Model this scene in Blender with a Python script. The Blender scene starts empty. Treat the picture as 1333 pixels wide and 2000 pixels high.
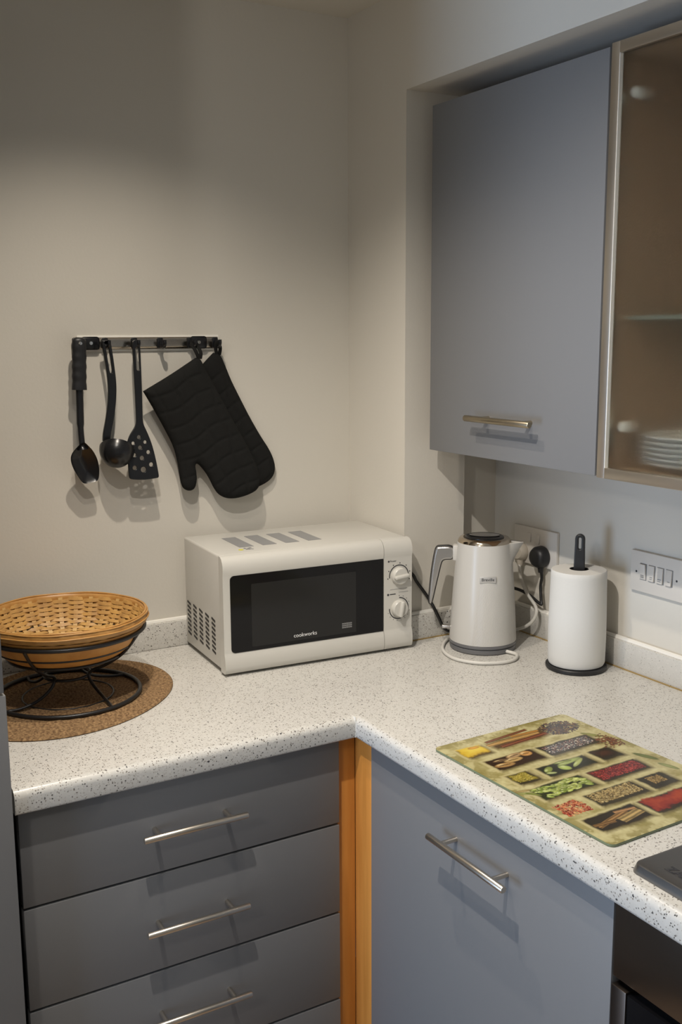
import bpy, bmesh, math, random
import numpy as np
from mathutils import Matrix, Vector
C = bpy.context.scene.collection
sc = bpy.context.scene
PI = math.pi

# ------------------------------------------------------------------ camera
def set_camera():
    cd = bpy.data.cameras.new('camera'); co = bpy.data.objects.new('camera', cd); C.objects.link(co)
    y, p, r = map(math.radians, (-30.1297, -9.7228, -0.3163))
    f = Vector((-math.sin(y)*math.cos(p), math.cos(y)*math.cos(p), math.sin(p)))
    rt = Vector((math.cos(y), math.sin(y), 0)); up = rt.cross(f)
    r2 = rt*math.cos(r)+up*math.sin(r); u2 = up*math.cos(r)-rt*math.sin(r)
    m = Matrix((r2, u2, -f)).transposed().to_4x4(); m.translation = (-1.2582, -2.1269, 0.6831)
    co.matrix_world = m
    cd.sensor_fit = 'VERTICAL'; cd.sensor_height = 36; cd.lens = 36*2019.57/2000
    cd.clip_start = 0.05
    sc.camera = co
set_camera()

# ------------------------------------------------------------------ light
sc.view_settings.view_transform = 'Standard'; sc.view_settings.look = 'None'
sc.view_settings.gamma = 1; sc.view_settings.use_curve_mapping = False
sc.view_settings.exposure = 0.42
w = bpy.data.worlds.new('world'); sc.world = w; w.use_nodes = True
w.node_tree.nodes['Background'].inputs[0].default_value = (0.6, 0.7, 0.9, 1)
w.node_tree.nodes['Background'].inputs[1].default_value = 0.3
HC = 1.3818                                              # ceiling height above the worktop; floor is at -0.91
def downlight(x, y, energy, size, blend=1.0, rad=0.025, col=(1, .86, .68), tgt=None):
    d = bpy.data.lights.new('downlight', 'SPOT'); o = bpy.data.objects.new('downlight', d); C.objects.link(o)
    d.energy = energy; d.spot_size = math.radians(size); d.spot_blend = blend; d.shadow_soft_size = rad; d.color = col
    o.location = (x, y, HC-0.01)
    if tgt: o.rotation_euler = (Vector(tgt)-o.location).to_track_quat('-Z', 'Y').to_euler()
WARM, SOFTW = (1, .895, .765), (1, .935, .86)
downlight(-0.68, -0.56, 23, 119, rad=.012, col=WARM, tgt=(-0.60, -0.48, 0))            # by the left wall
downlight(-0.84, -0.85, 11.5, 100, rad=.016, col=WARM, tgt=(-0.64, -0.66, -0.3))         # over the drawers
downlight(-0.95, -1.10, 45, 98, rad=.012, col=SOFTW, tgt=(-0.08, -0.88, -0.1))         # turned to the right wall
def pendant(x, y, z, energy):
    d = bpy.data.lights.new('pendant_lamp', 'POINT'); o = bpy.data.objects.new('pendant_lamp', d); C.objects.link(o)
    d.energy = energy; d.shadow_soft_size = .06; d.color = SOFTW; o.location = (x, y, z)
pendant(-2.05, -1.75, 1.12, 12)                                                       # further back in the room
def daylight():
    d = bpy.data.lights.new('window_daylight', 'AREA'); o = bpy.data.objects.new('window_daylight', d); C.objects.link(o)
    d.shape = 'RECTANGLE'; d.size = 1.2; d.size_y = 1.1; d.energy = 40; d.color = (.52, .71, 1)
    o.location = (-3.62, -1.05, -0.2); o.rotation_euler = (0, -PI/2, 0)
daylight()

# ------------------------------------------------------------------ helpers
class MB:
    def __init__(s): s.bm = bmesh.new()
    def box(s, x0, x1, y0, y1, z0, z1, bev=0, seg=2, M=None):
        r = bmesh.ops.create_cube(s.bm, size=1); vs = r['verts']
        for v in vs: v.co = ((x0+x1)/2+v.co.x*(x1-x0), (y0+y1)/2+v.co.y*(y1-y0), (z0+z1)/2+v.co.z*(z1-z0))
        if bev:
            es = list({e for v in vs for e in v.link_edges})
            r = bmesh.ops.bevel(s.bm, geom=es, offset=bev, segments=seg, profile=.5, affect='EDGES')
            vs = list({v for f in r['faces'] for v in f.verts} | {v for v in vs if v.is_valid})
        if M is not None: bmesh.ops.transform(s.bm, matrix=M, verts=vs)
        return s
    def tube(s, pts, r, seg=12, closed=False, flat=None):
        P = [Vector(p) for p in pts]; n = len(P); R = r if isinstance(r, (list, tuple)) else [r]*n
        rings = []; up = None
        for i in range(n):
            if closed: t = P[(i+1) % n]-P[i-1]
            else: t = P[min(i+1, n-1)]-P[max(i-1, 0)]
            t.normalize()
            if up is None:
                a = Vector((0, 0, 1)) if abs(t.z) < .9 else Vector((1, 0, 0))
                up = (a-t*a.dot(t)).normalized()
            else: up = (up-t*up.dot(t)).normalized()
            sd = t.cross(up)
            if flat:                                     # flattened section: flat = (direction, factor)
                fd = Vector(flat[0]); fd = (fd-t*fd.dot(t)).normalized(); sd2 = t.cross(fd)
                rings.append([s.bm.verts.new(P[i]+fd*math.cos(k*2*PI/seg)*R[i]*flat[1]+sd2*math.sin(k*2*PI/seg)*R[i]) for k in range(seg)])
            else:
                rings.append([s.bm.verts.new(P[i]+up*math.cos(k*2*PI/seg)*R[i]+sd*math.sin(k*2*PI/seg)*R[i]) for k in range(seg)])
        m = n if closed else n-1
        for i in range(m):
            a, b = rings[i], rings[(i+1) % n]
            for k in range(seg): s.bm.faces.new((a[k], a[(k+1) % seg], b[(k+1) % seg], b[k]))
        if not closed: s.bm.faces.new(rings[0][::-1]); s.bm.faces.new(rings[-1])
        return s
    def lathe(s, prof, seg=48, c=(0, 0, 0), fn=None, M=None):
        rows = []; allv = []
        for (r, z) in prof:
            if r < 1e-6: row = [s.bm.verts.new((c[0], c[1], c[2]+z))]
            else:
                row = []
                for k in range(seg):
                    a = k*2*PI/seg; rr = r if fn is None else fn(r, z, a)
                    row.append(s.bm.verts.new((c[0]+rr*math.cos(a), c[1]+rr*math.sin(a), c[2]+z)))
            rows.append(row); allv += row
        for a, b in zip(rows, rows[1:]):
            if len(a) == 1 and len(b) == 1: continue
            for k in range(seg):
                q = (k+1) % seg
                if len(a) == 1: s.bm.faces.new((a[0], b[k], b[q])[::-1])
                elif len(b) == 1: s.bm.faces.new((a[k], a[q], b[0]))
                else: s.bm.faces.new((a[k], a[q], b[q], b[k]))
        if M is not None: bmesh.ops.transform(s.bm, matrix=M, verts=allv)
        return s
    def sweep(s, prof, x0, x1):                           # profile [(y,z)] extruded along x
        a = [s.bm.verts.new((x0, y, z)) for y, z in prof]; b = [s.bm.verts.new((x1, y, z)) for y, z in prof]
        n = len(prof)
        for i in range(n): s.bm.faces.new((a[i], b[i], b[(i+1) % n], a[(i+1) % n]))
        s.bm.faces.new(a); s.bm.faces.new(b[::-1])
        return s
    def mesh(s, me, M=Matrix()):
        m2 = me.copy(); m2.transform(M); s.bm.from_mesh(m2); bpy.data.meshes.remove(m2); return s
    def plate(s, outlines, thick, bevel=0, M=Matrix()):  # flat plate (local z = thickness) with holes
        cu = bpy.data.curves.new('tmp', 'CURVE'); cu.dimensions = '2D'; cu.fill_mode = 'BOTH'
        cu.extrude = max(thick/2-bevel, 1e-5); cu.bevel_depth = bevel; cu.bevel_resolution = 2; cu.offset = -bevel
        for ol in outlines:
            sp = cu.splines.new('POLY'); sp.points.add(len(ol)-1); sp.use_cyclic_u = True
            for p, q in zip(sp.points, ol): p.co = (q[0], q[1], 0, 1)
        return s._curve(cu, M)
    def text(s, body, size, M, extrude=.0003, align='CENTER', bold=0):
        cu = bpy.data.curves.new('tmp', 'FONT'); cu.body = body; cu.size = size; cu.extrude = extrude
        cu.align_x = align; cu.align_y = 'CENTER'; cu.resolution_u = 3; cu.offset = size*bold
        return s._curve(cu, M)
    def _curve(s, cu, M):
        o = bpy.data.objects.new('tmp', cu); C.objects.link(o)
        dg = bpy.context.evaluated_depsgraph_get(); me = bpy.data.meshes.new_from_object(o.evaluated_get(dg))
        bpy.data.objects.remove(o); bpy.data.curves.remove(cu)
        s.mesh(me, M); bpy.data.meshes.remove(me); return s
    def build(s, name, mat, parent=None, ang=35, loc=None, weld=False, recalc=True):
        if weld: bmesh.ops.remove_doubles(s.bm, verts=s.bm.verts, dist=1e-5)
        if recalc: bmesh.ops.recalc_face_normals(s.bm, faces=s.bm.faces)
        me = bpy.data.meshes.new(name); s.bm.to_mesh(me); s.bm.free()
        me.polygons.foreach_set('use_smooth', [True]*len(me.polygons)); me.set_sharp_from_angle(angle=math.radians(ang))
        me.materials.append(mat)
        o = bpy.data.objects.new(name, me); C.objects.link(o)
        if parent: o.parent = parent
        if loc: o.location = loc
        return o
def tag(o, label, cat, group=None, kind=None):
    o['label'] = label; o['category'] = cat
    if group: o['group'] = group
    if kind: o['kind'] = kind
    return o
def thing(name, label, cat, loc=(0, 0, 0), rz=0, group=None):
    o = bpy.data.objects.new(name, None); o.empty_display_size = .02; C.objects.link(o)
    o.location = loc; o.rotation_euler = (0, 0, rz)
    return tag(o, label, cat, group)
def copy_tree(o, parent=None):
    c = o.copy(); C.objects.link(c); c.parent = parent
    for ch in list(o.children): copy_tree(ch, c)
    return c
def chaikin(pts, n=2, closed=True):
    for _ in range(n):
        out = []; m = len(pts)
        for i in range(m if closed else m-1):
            a, b = pts[i], pts[(i+1) % m]
            out += [tuple(.75*x+.25*y for x, y in zip(a, b)), tuple(.25*x+.75*y for x, y in zip(a, b))]
        if not closed: out = [pts[0]]+out+[pts[-1]]
        pts = out
    return pts
def spline(pts, n=8):                                     # Catmull-Rom through points
    P = [Vector(p) for p in pts]; P = [P[0]*2-P[1]]+P+[P[-1]*2-P[-2]]; out = []
    for i in range(1, len(P)-2):
        for k in range(n):
            t = k/n; a, b, c, d = P[i-1:i+3]
            out.append(.5*((2*b)+(c-a)*t+(2*a-5*b+4*c-d)*t*t+(3*b-a-3*c+d)*t**3))
    out.append(P[-2]); return out
def circ(cx, cy, r, n=20): return [(cx+r*math.cos(i*2*PI/n), cy+r*math.sin(i*2*PI/n)) for i in range(n)]
def slot(cx, y0, y1, r, n=8):
    return [(cx+r*math.cos(PI*i/n), y1-r+r*math.sin(PI*i/n)) for i in range(n+1)]+[(cx-r*math.cos(PI*i/n), y0+r-r*math.sin(PI*i/n)) for i in range(n+1)]
def pillow(poly, cell, front, back):
    """closed skin over a 2D outline: front(u,v,d), back(u,v,d) give depth at distance d inside the outline"""
    P = np.array(poly); Q = np.roll(P, -1, 0)
    lo = P.min(0)-cell*1.5; hi = P.max(0)+cell*1.5
    nx, ny = (np.ceil((hi-lo)/cell)+1).astype(int)
    gx, gy = np.meshgrid(lo[0]+np.arange(nx)*cell, lo[1]+np.arange(ny)*cell, indexing='ij')
    X = np.stack([gx, gy], -1).reshape(-1, 1, 2)
    E = Q-P; t = np.clip(((X-P)*E).sum(-1)/np.maximum((E*E).sum(-1), 1e-12), 0, 1)
    N = P+t[..., None]*E; D = np.linalg.norm(X-N, axis=-1); k = D.argmin(1)
    dist = D[np.arange(len(k)), k]; near = N[np.arange(len(k)), k]
    x, y = X[:, 0, 0], X[:, 0, 1]
    cr = ((P[:, 1] > y[:, None]) != (Q[:, 1] > y[:, None])) & (x[:, None] < (Q[:, 0]-P[:, 0])*(y[:, None]-P[:, 1])/np.where(Q[:, 1] == P[:, 1], 1e-12, Q[:, 1]-P[:, 1])+P[:, 0])
    ins = cr.sum(1) % 2 == 1
    snap = (~ins) | (dist < cell*.3)
    pos = np.where(snap[:, None], near, X[:, 0]); dd = np.where(snap, 0, dist)
    mb = MB(); bm = mb.bm; fv = {}; bv = {}
    def vf(i):
        if i not in fv: fv[i] = bm.verts.new((pos[i, 0], front(pos[i, 0], pos[i, 1], dd[i]), pos[i, 1]))
        return fv[i]
    def vb(i):
        if snap[i]: return vf(i)
        if i not in bv: bv[i] = bm.verts.new((pos[i, 0], back(pos[i, 0], pos[i, 1], dd[i]), pos[i, 1]))
        return bv[i]
    core = ins & ~snap
    for i in range(nx-1):
        for j in range(ny-1):
            q = [i*ny+j, (i+1)*ny+j, (i+1)*ny+j+1, i*ny+j+1]
            if not core[q].any(): continue
            bm.faces.new([vf(a) for a in q]); bm.faces.new([vb(a) for a in q[::-1]])
    bmesh.ops.remove_doubles(bm, verts=bm.verts, dist=1e-6)
    return mb

# ------------------------------------------------------------------ materials
def nodes(name):
    m = bpy.data.materials.new(name); m.use_nodes = True; nt = m.node_tree
    return m, nt, nt.nodes['Principled BSDF'], nt.nodes, nt.links
def mat(name, col, rough=.5, metal=0, bump=None, var=None, coat=0, spec=None, trans=0, ior=None, aniso=None):
    m, nt, b, N, L = nodes(name)
    b.inputs['Base Color'].default_value = (*col, 1); b.inputs['Roughness'].default_value = rough; b.inputs['Metallic'].default_value = metal
    b.inputs['Coat Weight'].default_value = coat; b.inputs['Transmission Weight'].default_value = trans
    if spec is not None: b.inputs['Specular IOR Level'].default_value = spec
    if ior: b.inputs['IOR'].default_value = ior
    if bump or var: tc = N.new('ShaderNodeTexCoord')
    if bump:                                             # (scale, strength, stretch)
        n = N.new('ShaderNodeTexNoise'); n.inputs['Scale'].default_value = bump[0]; n.inputs['Detail'].default_value = 4
        mp = N.new('ShaderNodeMapping'); mp.inputs['Scale'].default_value = bump[2] if len(bump) > 2 else (1, 1, 1)
        bp = N.new('ShaderNodeBump'); bp.inputs['Strength'].default_value = bump[1]; bp.inputs['Distance'].default_value = .002
        L.new(tc.outputs['Object'], mp.inputs[0]); L.new(mp.outputs[0], n.inputs['Vector']); L.new(n.outputs[0], bp.inputs['Height']); L.new(bp.outputs[0], b.inputs['Normal'])
    if var:                                              # (scale, colour 2, stretch)
        n = N.new('ShaderNodeTexNoise'); n.inputs['Scale'].default_value = var[0]; n.inputs['Detail'].default_value = 5
        mp = N.new('ShaderNodeMapping'); mp.inputs['Scale'].default_value = var[2] if len(var) > 2 else (1, 1, 1)
        mx = N.new('ShaderNodeMix'); mx.data_type = 'RGBA'; rp = N.new('ShaderNodeValToRGB')
        rp.color_ramp.elements[0].position = .35; rp.color_ramp.elements[1].position = .65
        mx.inputs[6].default_value = (*col, 1); mx.inputs[7].default_value = (*var[1], 1)
        L.new(tc.outputs['Object'], mp.inputs[0]); L.new(mp.outputs[0], n.inputs['Vector']); L.new(n.outputs[0], rp.inputs[0])
        L.new(rp.outputs[0], mx.inputs[0]); L.new(mx.outputs[2], b.inputs['Base Color'])
    return m
def worktop_mat():
    m, nt, b, N, L = nodes('speckled_laminate')
    tc = N.new('ShaderNodeTexCoord')
    def vor(scale, thr, dist, rnd=1):
        v = N.new('ShaderNodeTexVoronoi'); v.inputs['Scale'].default_value = scale; v.inputs['Randomness'].default_value = rnd
        nz = N.new('ShaderNodeTexNoise'); nz.inputs['Scale'].default_value = scale*1.5
        ad = N.new('ShaderNodeVectorMath'); ad.operation = 'SCALE'; ad.inputs['Scale'].default_value = .9/scale
        sm = N.new('ShaderNodeVectorMath')
        L.new(tc.outputs['Object'], nz.inputs['Vector']); L.new(nz.outputs['Color'], ad.inputs[0]); L.new(ad.outputs[0], sm.inputs[0]); L.new(tc.outputs['Object'], sm.inputs[1])
        L.new(sm.outputs[0], v.inputs['Vector'])
        sp = N.new('ShaderNodeSeparateColor'); L.new(v.outputs['Color'], sp.inputs[0])
        a = N.new('ShaderNodeMath'); a.operation = 'GREATER_THAN'; a.inputs[1].default_value = thr; L.new(sp.outputs[0], a.inputs[0])
        d = N.new('ShaderNodeMapRange'); d.inputs[1].default_value = dist*1.15; d.inputs[2].default_value = dist*.85; L.new(v.outputs['Distance'], d.inputs[0])
        k = N.new('ShaderNodeMath'); k.operation = 'MULTIPLY'; L.new(a.outputs[0], k.inputs[0]); L.new(d.outputs[0], k.inputs[1])
        return k.outputs[0], sp.outputs[1]
    def mix(fac, a, bcol):
        x = N.new('ShaderNodeMix'); x.data_type = 'RGBA'
        L.new(fac, x.inputs[0])
        if isinstance(a, tuple): x.inputs[6].default_value = (*a, 1)
        else: L.new(a, x.inputs[6])
        if isinstance(bcol, tuple): x.inputs[7].default_value = (*bcol, 1)
        else: L.new(bcol, x.inputs[7])
        return x.outputs[2]
    ns = N.new('ShaderNodeTexNoise'); ns.inputs['Scale'].default_value = 90; ns.inputs['Detail'].default_value = 3; L.new(tc.outputs['Object'], ns.inputs['Vector'])
    base = mix(ns.outputs[0], (.555, .54, .50), (.615, .60, .56))
    f, g = vor(330, .62, .34); base = mix(f, base, (.37, .345, .305))
    f, g = vor(260, .72, .42); base = mix(f, base, (.64, .62, .575))
    f, g = vor(290, .80, .35)
    dk = mix(g, (.05, .05, .05), (.26, .22, .18)); base = mix(f, base, dk)
    f, g = vor(180, .88, .27); dk = mix(g, (.04, .04, .045), (.22, .20, .18)); base = mix(f, base, dk)
    L.new(base, b.inputs['Base Color']); b.inputs['Roughness'].default_value = .28
    return m
M_ = {}
M_['paint'] = mat('cream_wall_paint', (.63, .60, .535), .85, bump=(150, .12))
M_['ceil'] = mat('white_ceiling_paint', (.68, .65, .58), .9)
M_['floor'] = mat('oak_laminate', (.30, .21, .14), .45, var=(6, (.38, .27, .18), (1, 8, 1)))
M_['top'] = worktop_mat()
M_['grey'] = mat('grey_cabinet_front', (.178, .179, .182), .42, bump=(900, .05), spec=.4)
M_['wood'] = mat('orange_alder_wood', (.62, .265, .055), .4, var=(9, (.54, .22, .042), (8, 8, .5)))
M_['carc'] = mat('brown_cabinet_board', (.36, .25, .165), .5, var=(8, (.31, .21, .135), (6, 6, .6)))
M_['dark'] = mat('dark_gap', (.015, .013, .012), .6)
M_['steel'] = mat('brushed_steel', (.66, .60, .52), .3, 1, bump=(40, .05, (1, 1, 60)))
M_['brass'] = mat('warm_brushed_steel', (.40, .34, .245), .36, 1)
M_['alu'] = mat('brushed_aluminium', (.62, .56, .48), .38, 1)
M_['chrome'] = mat('chrome', (.75, .72, .68), .12, 1)
M_['dsteel'] = mat('dark_oven_steel', (.21, .18, .155), .28, 1, bump=(30, .05, (1, 60, 1)))
M_['dsteel2'] = mat('darkened_door_steel', (.11, .088, .074), .36, 1)  # darker copy of the oven steel; colour holds down its window reflection
M_['hob'] = mat('hob_steel', (.25, .245, .24), .34, 1)
M_['blackgloss'] = mat('glossy_black_nylon', (.008, .008, .009), .27)
M_['blackmatt'] = mat('matt_black_plastic', (.012, .012, .013), .45)
M_['wire'] = mat('black_painted_wire', (.012, .011, .011), .38)
M_['cloth'] = mat('black_quilted_cotton', (.0130, .0130, .0123), .95, bump=(700, .35), spec=.15)
M_['white'] = mat('white_plastic', (.56, .545, .50), .3)
M_['whitek'] = mat('white_enamel', (.56, .545, .51), .28)
M_['ivory'] = mat('white_switch_plastic', (.66, .62, .56), .5)
M_['sil'] = mat('white_silicone', (.80, .78, .72), .4)
M_['amber'] = mat('aged_sealant', (.32, .22, .08), .6)
M_['paper'] = mat('white_kitchen_paper', (.62, .61, .575), .95, bump=(200, .12))
M_['glassblk'] = mat('black_door_glass', (.005, .005, .006), .10, spec=.28)
M_['window'] = mat('dark_mesh_window', (.017, .017, .017), .16, spec=.28)
M_['print'] = mat('grey_print', (.22, .22, .22), .6)
M_['ink'] = mat('dark_print', (.03, .03, .035), .6)
M_['lightprint'] = mat('white_print', (.75, .75, .75), .6)
M_['sticker'] = mat('grey_sticker', (.26, .26, .26), .5)
M_['yellow'] = mat('yellow_print', (.62, .58, .05), .6)
M_['silver'] = mat('satin_silver', (.50, .49, .48), .3, .85)
M_['rail'] = mat('dark_polished_steel', (.42, .37, .31), .22, 1, bump=(60, .25))
M_['plugw'] = mat('shaded_plug_plastic', (.55, .50, .42), .5)  # white plug; the shade it sits in is put into this beige tone
M_['plate'] = mat('satin_name_plate', (.62, .61, .59), .42, .6)
M_['gold'] = mat('champagne_chrome', (.62, .52, .40), .1, 1)
M_['basegrey'] = mat('grey_kettle_base', (.14, .14, .145), .35)
M_['cable_w'] = mat('white_cable', (.62, .60, .55), .45)
M_['cable_b'] = mat('black_cable', (.01, .01, .01), .4)
M_['jute'] = mat('woven_jute', (.36, .225, .105), .95, bump=(260, 1.0), var=(200, (.13, .07, .03)))
M_['wicker'] = mat('light_bamboo', (.62, .37, .115), .5, var=(45, (.44, .25, .085)))
M_['stake'] = mat('pale_bamboo', (.68, .45, .17), .5, var=(60, (.52, .33, .13)))
M_['rim'] = mat('honey_cane', (.43, .215, .055), .4, var=(40, (.54, .29, .09)))
M_['outer'] = mat('orange_cane', (.62, .31, .08), .45, var=(30, (.50, .22, .05)))
def frost_mat():
    m, nt, b, N, L = nodes('frosted_cabinet_glass')
    b.inputs['Base Color'].default_value = (.86, .86, .82, 1); b.inputs['Roughness'].default_value = .38; b.inputs['Transmission Weight'].default_value = 1; b.inputs['IOR'].default_value = 1.25
    tc = N.new('ShaderNodeTexCoord'); n = N.new('ShaderNodeTexNoise'); n.inputs['Scale'].default_value = 260; L.new(tc.outputs['Object'], n.inputs['Vector'])
    bp = N.new('ShaderNodeBump'); bp.inputs['Strength'].default_value = .3; bp.inputs['Distance'].default_value = .002; L.new(n.outputs[0], bp.inputs['Height']); L.new(bp.outputs[0], b.inputs['Normal'])
    tr = N.new('ShaderNodeBsdfTransparent'); tr.inputs[0].default_value = (.92, .92, .88, 1)
    mx = N.new('ShaderNodeMixShader'); mx.inputs[0].default_value = .45; L.new(b.outputs[0], mx.inputs[1]); L.new(tr.outputs[0], mx.inputs[2]); L.new(mx.outputs[0], N['Material Output'].inputs[0])
    return m
M_['frost'] = frost_mat()
M_['glassedge'] = mat('green_glass_edge', (.16, .20, .12), .15)
M_['shelf'] = mat('glass_shelf', (.60, .72, .66), .1, trans=.8)
M_['china'] = mat('white_china', (.80, .80, .78), .25)
def kettle_mat():
    m, nt, b, N, L = nodes('white_textured_enamel')
    b.inputs['Base Color'].default_value = (.56, .545, .51, 1); b.inputs['Roughness'].default_value = .28
    tc = N.new('ShaderNodeTexCoord'); sx = N.new('ShaderNodeSeparateXYZ'); L.new(tc.outputs['Object'], sx.inputs[0])
    def math_(op, a, bb, c=None):
        n = N.new('ShaderNodeMath'); n.operation = op
        for i, q in enumerate((a, bb) if c is None else (a, bb, c)):
            if isinstance(q, (int, float)): n.inputs[i].default_value = q
            else: L.new(q, n.inputs[i])
        return n.outputs[0]
    at = math_('ARCTAN2', sx.outputs[0], math_('MULTIPLY', sx.outputs[1], -1))
    u = math_('MULTIPLY', at, .066)
    ph = math_('ADD', math_('MULTIPLY', u, 2500), math_('MULTIPLY', sx.outputs[2], -850))
    wv = math_('SINE', ph, 0)
    w2 = math_('SINE', math_('ADD', math_('MULTIPLY', u, 500), math_('MULTIPLY', sx.outputs[2], 900)), 0)
    hh = math_('ADD', wv, math_('MULTIPLY', w2, .3))
    edge = math_('ADD', u, math_('MULTIPLY', math_('SUBTRACT', sx.outputs[2], .147), -.10))
    k1 = math_('GREATER_THAN', edge, -.008); k2 = math_('LESS_THAN', sx.outputs[2], .147); k3 = math_('LESS_THAN', at, 2.0)
    k = math_('MULTIPLY', math_('MULTIPLY', k1, k2), k3)
    bp = N.new('ShaderNodeBump'); bp.inputs['Distance'].default_value = .0006; bp.inputs['Strength'].default_value = .32
    L.new(math_('MULTIPLY', hh, k), bp.inputs['Height']); L.new(bp.outputs[0], b.inputs['Normal'])
    return m
M_['kettle'] = kettle_mat()

# ------------------------------------------------------------------ setting
FZ = -0.91
def struct(name, mb, m):
    o = mb.build(name, m); o['kind'] = 'structure'; return o
YR1, YR2, XS, XB, ZR = -.2396, -.1960, .1643, .29, 1.1846
struct('floor', MB().box(-3.7, .35, -4.2, .1, FZ-.05, FZ), M_['floor'])
struct('ceiling', MB().box(-3.7, .6, -4.2, .1, HC, HC+.05), M_['ceil'])
struct('wall_back', MB().box(-3.7, .6, 0, .1, FZ, HC), M_['paint'])
wr = MB()
wr.box(0, XS, YR1, 0, FZ, HC)                            # stub beside the recess
wr.box(XS, .6, YR2, 0, FZ, HC)
wr.box(XB, .6, -4.2, YR2, FZ, HC)                        # back of the recess
wr.box(0, XB, -4.2, YR1, ZR, HC)                         # wall over the recess
struct('wall_right', wr, M_['paint'])
wl = MB(); wl.box(-3.75, -3.65, -4.2, -1.66, FZ, HC); wl.box(-3.75, -3.65, -.44, .1, FZ, HC); wl.box(-3.75, -3.65, -1.66, -.44, FZ, -.81); wl.box(-3.75, -3.65, -1.66, -.44, .41, HC)
struct('wall_left', wl, M_['paint'])
struct('wall_front', MB().box(-3.7, .6, -4.3, -4.2, FZ, HC), M_['paint'])

# ------------------------------------------------------------------ worktop and upstands
XL, YF, XC, YE, T = -.9485, -.5976, -.3425, -2.2, .04
def worktop():
    mb = MB(); bm = mb.bm; R = .013
    prof = [(-.03, -T), (-.006, -T)]+[(-.006+.006*math.sin(a), -T+.006-.006*math.cos(a)) for a in (PI/6, PI/3, PI/2)]
    prof += [(-R+R*math.cos(a), -R+R*math.sin(a)) for a in [i*PI/12 for i in range(0, 7)]]
    path = [((XL, YF), (0, -1)), ((XC, YF), (-1, -1)), ((XC, YE), (-1, 0))]
    rows = [[bm.verts.new((p[0]+n[0]*d, p[1]+n[1]*d, z)) for d, z in prof] for p, n in path]
    for a, b in zip(rows, rows[1:]):
        for i in range(len(prof)-1): bm.faces.new((a[i], b[i], b[i+1], a[i+1]))
    back = [(XB, YE), (XB, YR2), (XS, YR2), (XS, YR1), (0, YR1), (0, 0), (XL, 0)]
    tb = [bm.verts.new((x, y, 0)) for x, y in back]; bb = [bm.verts.new((x, y, -T)) for x, y in back]
    bm.faces.new([r[-1] for r in rows]+tb); bm.faces.new(([r[0] for r in rows]+bb)[::-1])
    bm.faces.new(rows[0]+[tb[-1], bb[-1]]); bm.faces.new((rows[2]+[tb[0], bb[0]])[::-1])
    for i in range(len(back)-1): bm.faces.new((tb[i], tb[i+1], bb[i+1], bb[i]))
    o = mb.build('worktop', M_['top'], ang=30)
    tag(o, 'cream speckled laminate worktop running round the corner with rounded front edge', 'worktop')
    # fine mitre joint at the inner corner
    MB().box(XC-.0004, XC+.0004, YF-.0003, YF+.018, -T+.002, .0003).build('joint_strip', M_['sil'], o)
worktop()
HU, UT = .058, .018
def upstand(label, pieces, beads, sealant):
    mb = MB()
    for p in pieces: mb.box(*p, 0.0005, HU, bev=.0012)
    o = mb.build('upstand', M_['top']); tag(o, label, 'upstand')
    mb = MB()
    for p in beads: mb.tube([p[0], p[1]], .006, 8)
    mb.build('silicone_bead', M_['sil'], o)['label'] = 'white silicone bead along the top'
    mb = MB()
    for p in sealant: mb.tube([p[0], p[1]], .0016, 6)
    mb.build('sealant_line', M_['amber'], o)['label'] = 'aged yellowish sealant along the foot'
    return o
upstand('low speckled upstand along the wall behind the basket and microwave', [(XL, -.001, -UT, -.0003)], [((XL, -.007, HU+.001), (-.002, -.007, HU+.001))], [])
upstand('short speckled upstand on the stub wall behind the kettle', [(.0, XS-.001, YR1-UT, YR1-.0003), (XS-.001, XB-UT, YR2-UT-.012, YR2-.0003)], [((0, YR1-.007, HU+.001), (XS, YR1-.007, HU+.001))], [((0, YR1-UT-.001, .001), (XS, YR1-UT-.001, .001))])
upstand('speckled upstand on the recess wall behind the paper roll', [(XB-UT, XB-.0003, YE, YR2-.002)], [((XB-.007, YE, HU+.001), (XB-.007, YR2-.02, HU+.001))], [((XB-UT-.001, -1.0, .001), (XB-UT-.001, YR2-.03, .001))])

# ------------------------------------------------------------------ cabinets
def bar_handle(length, parent, loc, axis, out, m='steel', r=.0056, gap=.033):
    """bar along axis, standing off by gap in direction -out (towards the room)"""
    A, O = Vector(axis), Vector(out)
    h = MB(); h.tube([A*-length/2, A*(-length/2+.0012), A*(length/2-.0012), A*length/2], [r*.85, r, r, r*.85], 20)
    for s in (-1, 1): h.tube([A*(s*.064)+O*.001, A*(s*.064)-O*-gap], r*.72, 14)
    o = h.build('handle', M_[m], parent, 40); o.location = loc
    return o
PITCH, ZD, XDL, XDR, YD = .17875, -.0425, -.9400, -.3626, -.5719
def drawer_cabinet():
    t = thing('drawer_cabinet', 'grey four-drawer base cabinet with steel bar handles under the left worktop', 'cabinet', (0, 0, 0))
    MB().box(XDL+.002, XDR-.001, YD+.020, -.02, FZ+.12, -T-.0005).build('carcass', M_['dark'], t)
    MB().box(XDL, XDR, YD+.06, YD+.08, FZ, FZ+.12).build('plinth', M_['grey'], t)
    for k in range(4):
        z1 = -.0425 if k == 0 else -.0325-k*PITCH-.0022; z0 = -.0325-(k+1)*PITCH+.0022
        d = MB().box(XDL, XDR, YD, YD+.018, z0, z1, bev=.0012).build('drawer', M_['grey'], t)
        bar_handle(.186, d, (-.6565, YD-.033, (-.1295, -.299, -.469, -.645)[k]), (1, 0, 0), (0, 1, 0))
drawer_cabinet()
def corner_post():
    t = thing('corner_post', 'orange wooden corner post between the drawers and the right base door', 'post')
    MB().box(-.361, -.3228, -.5617, -.543, FZ, -T-.0005, bev=.0008).build('post_face', M_['wood'], t)
    MB().box(-.3224, -.304, -.6215, -.5617, FZ, -T-.0005, bev=.0008).build('post_face', M_['wood'], t)
corner_post()
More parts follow.
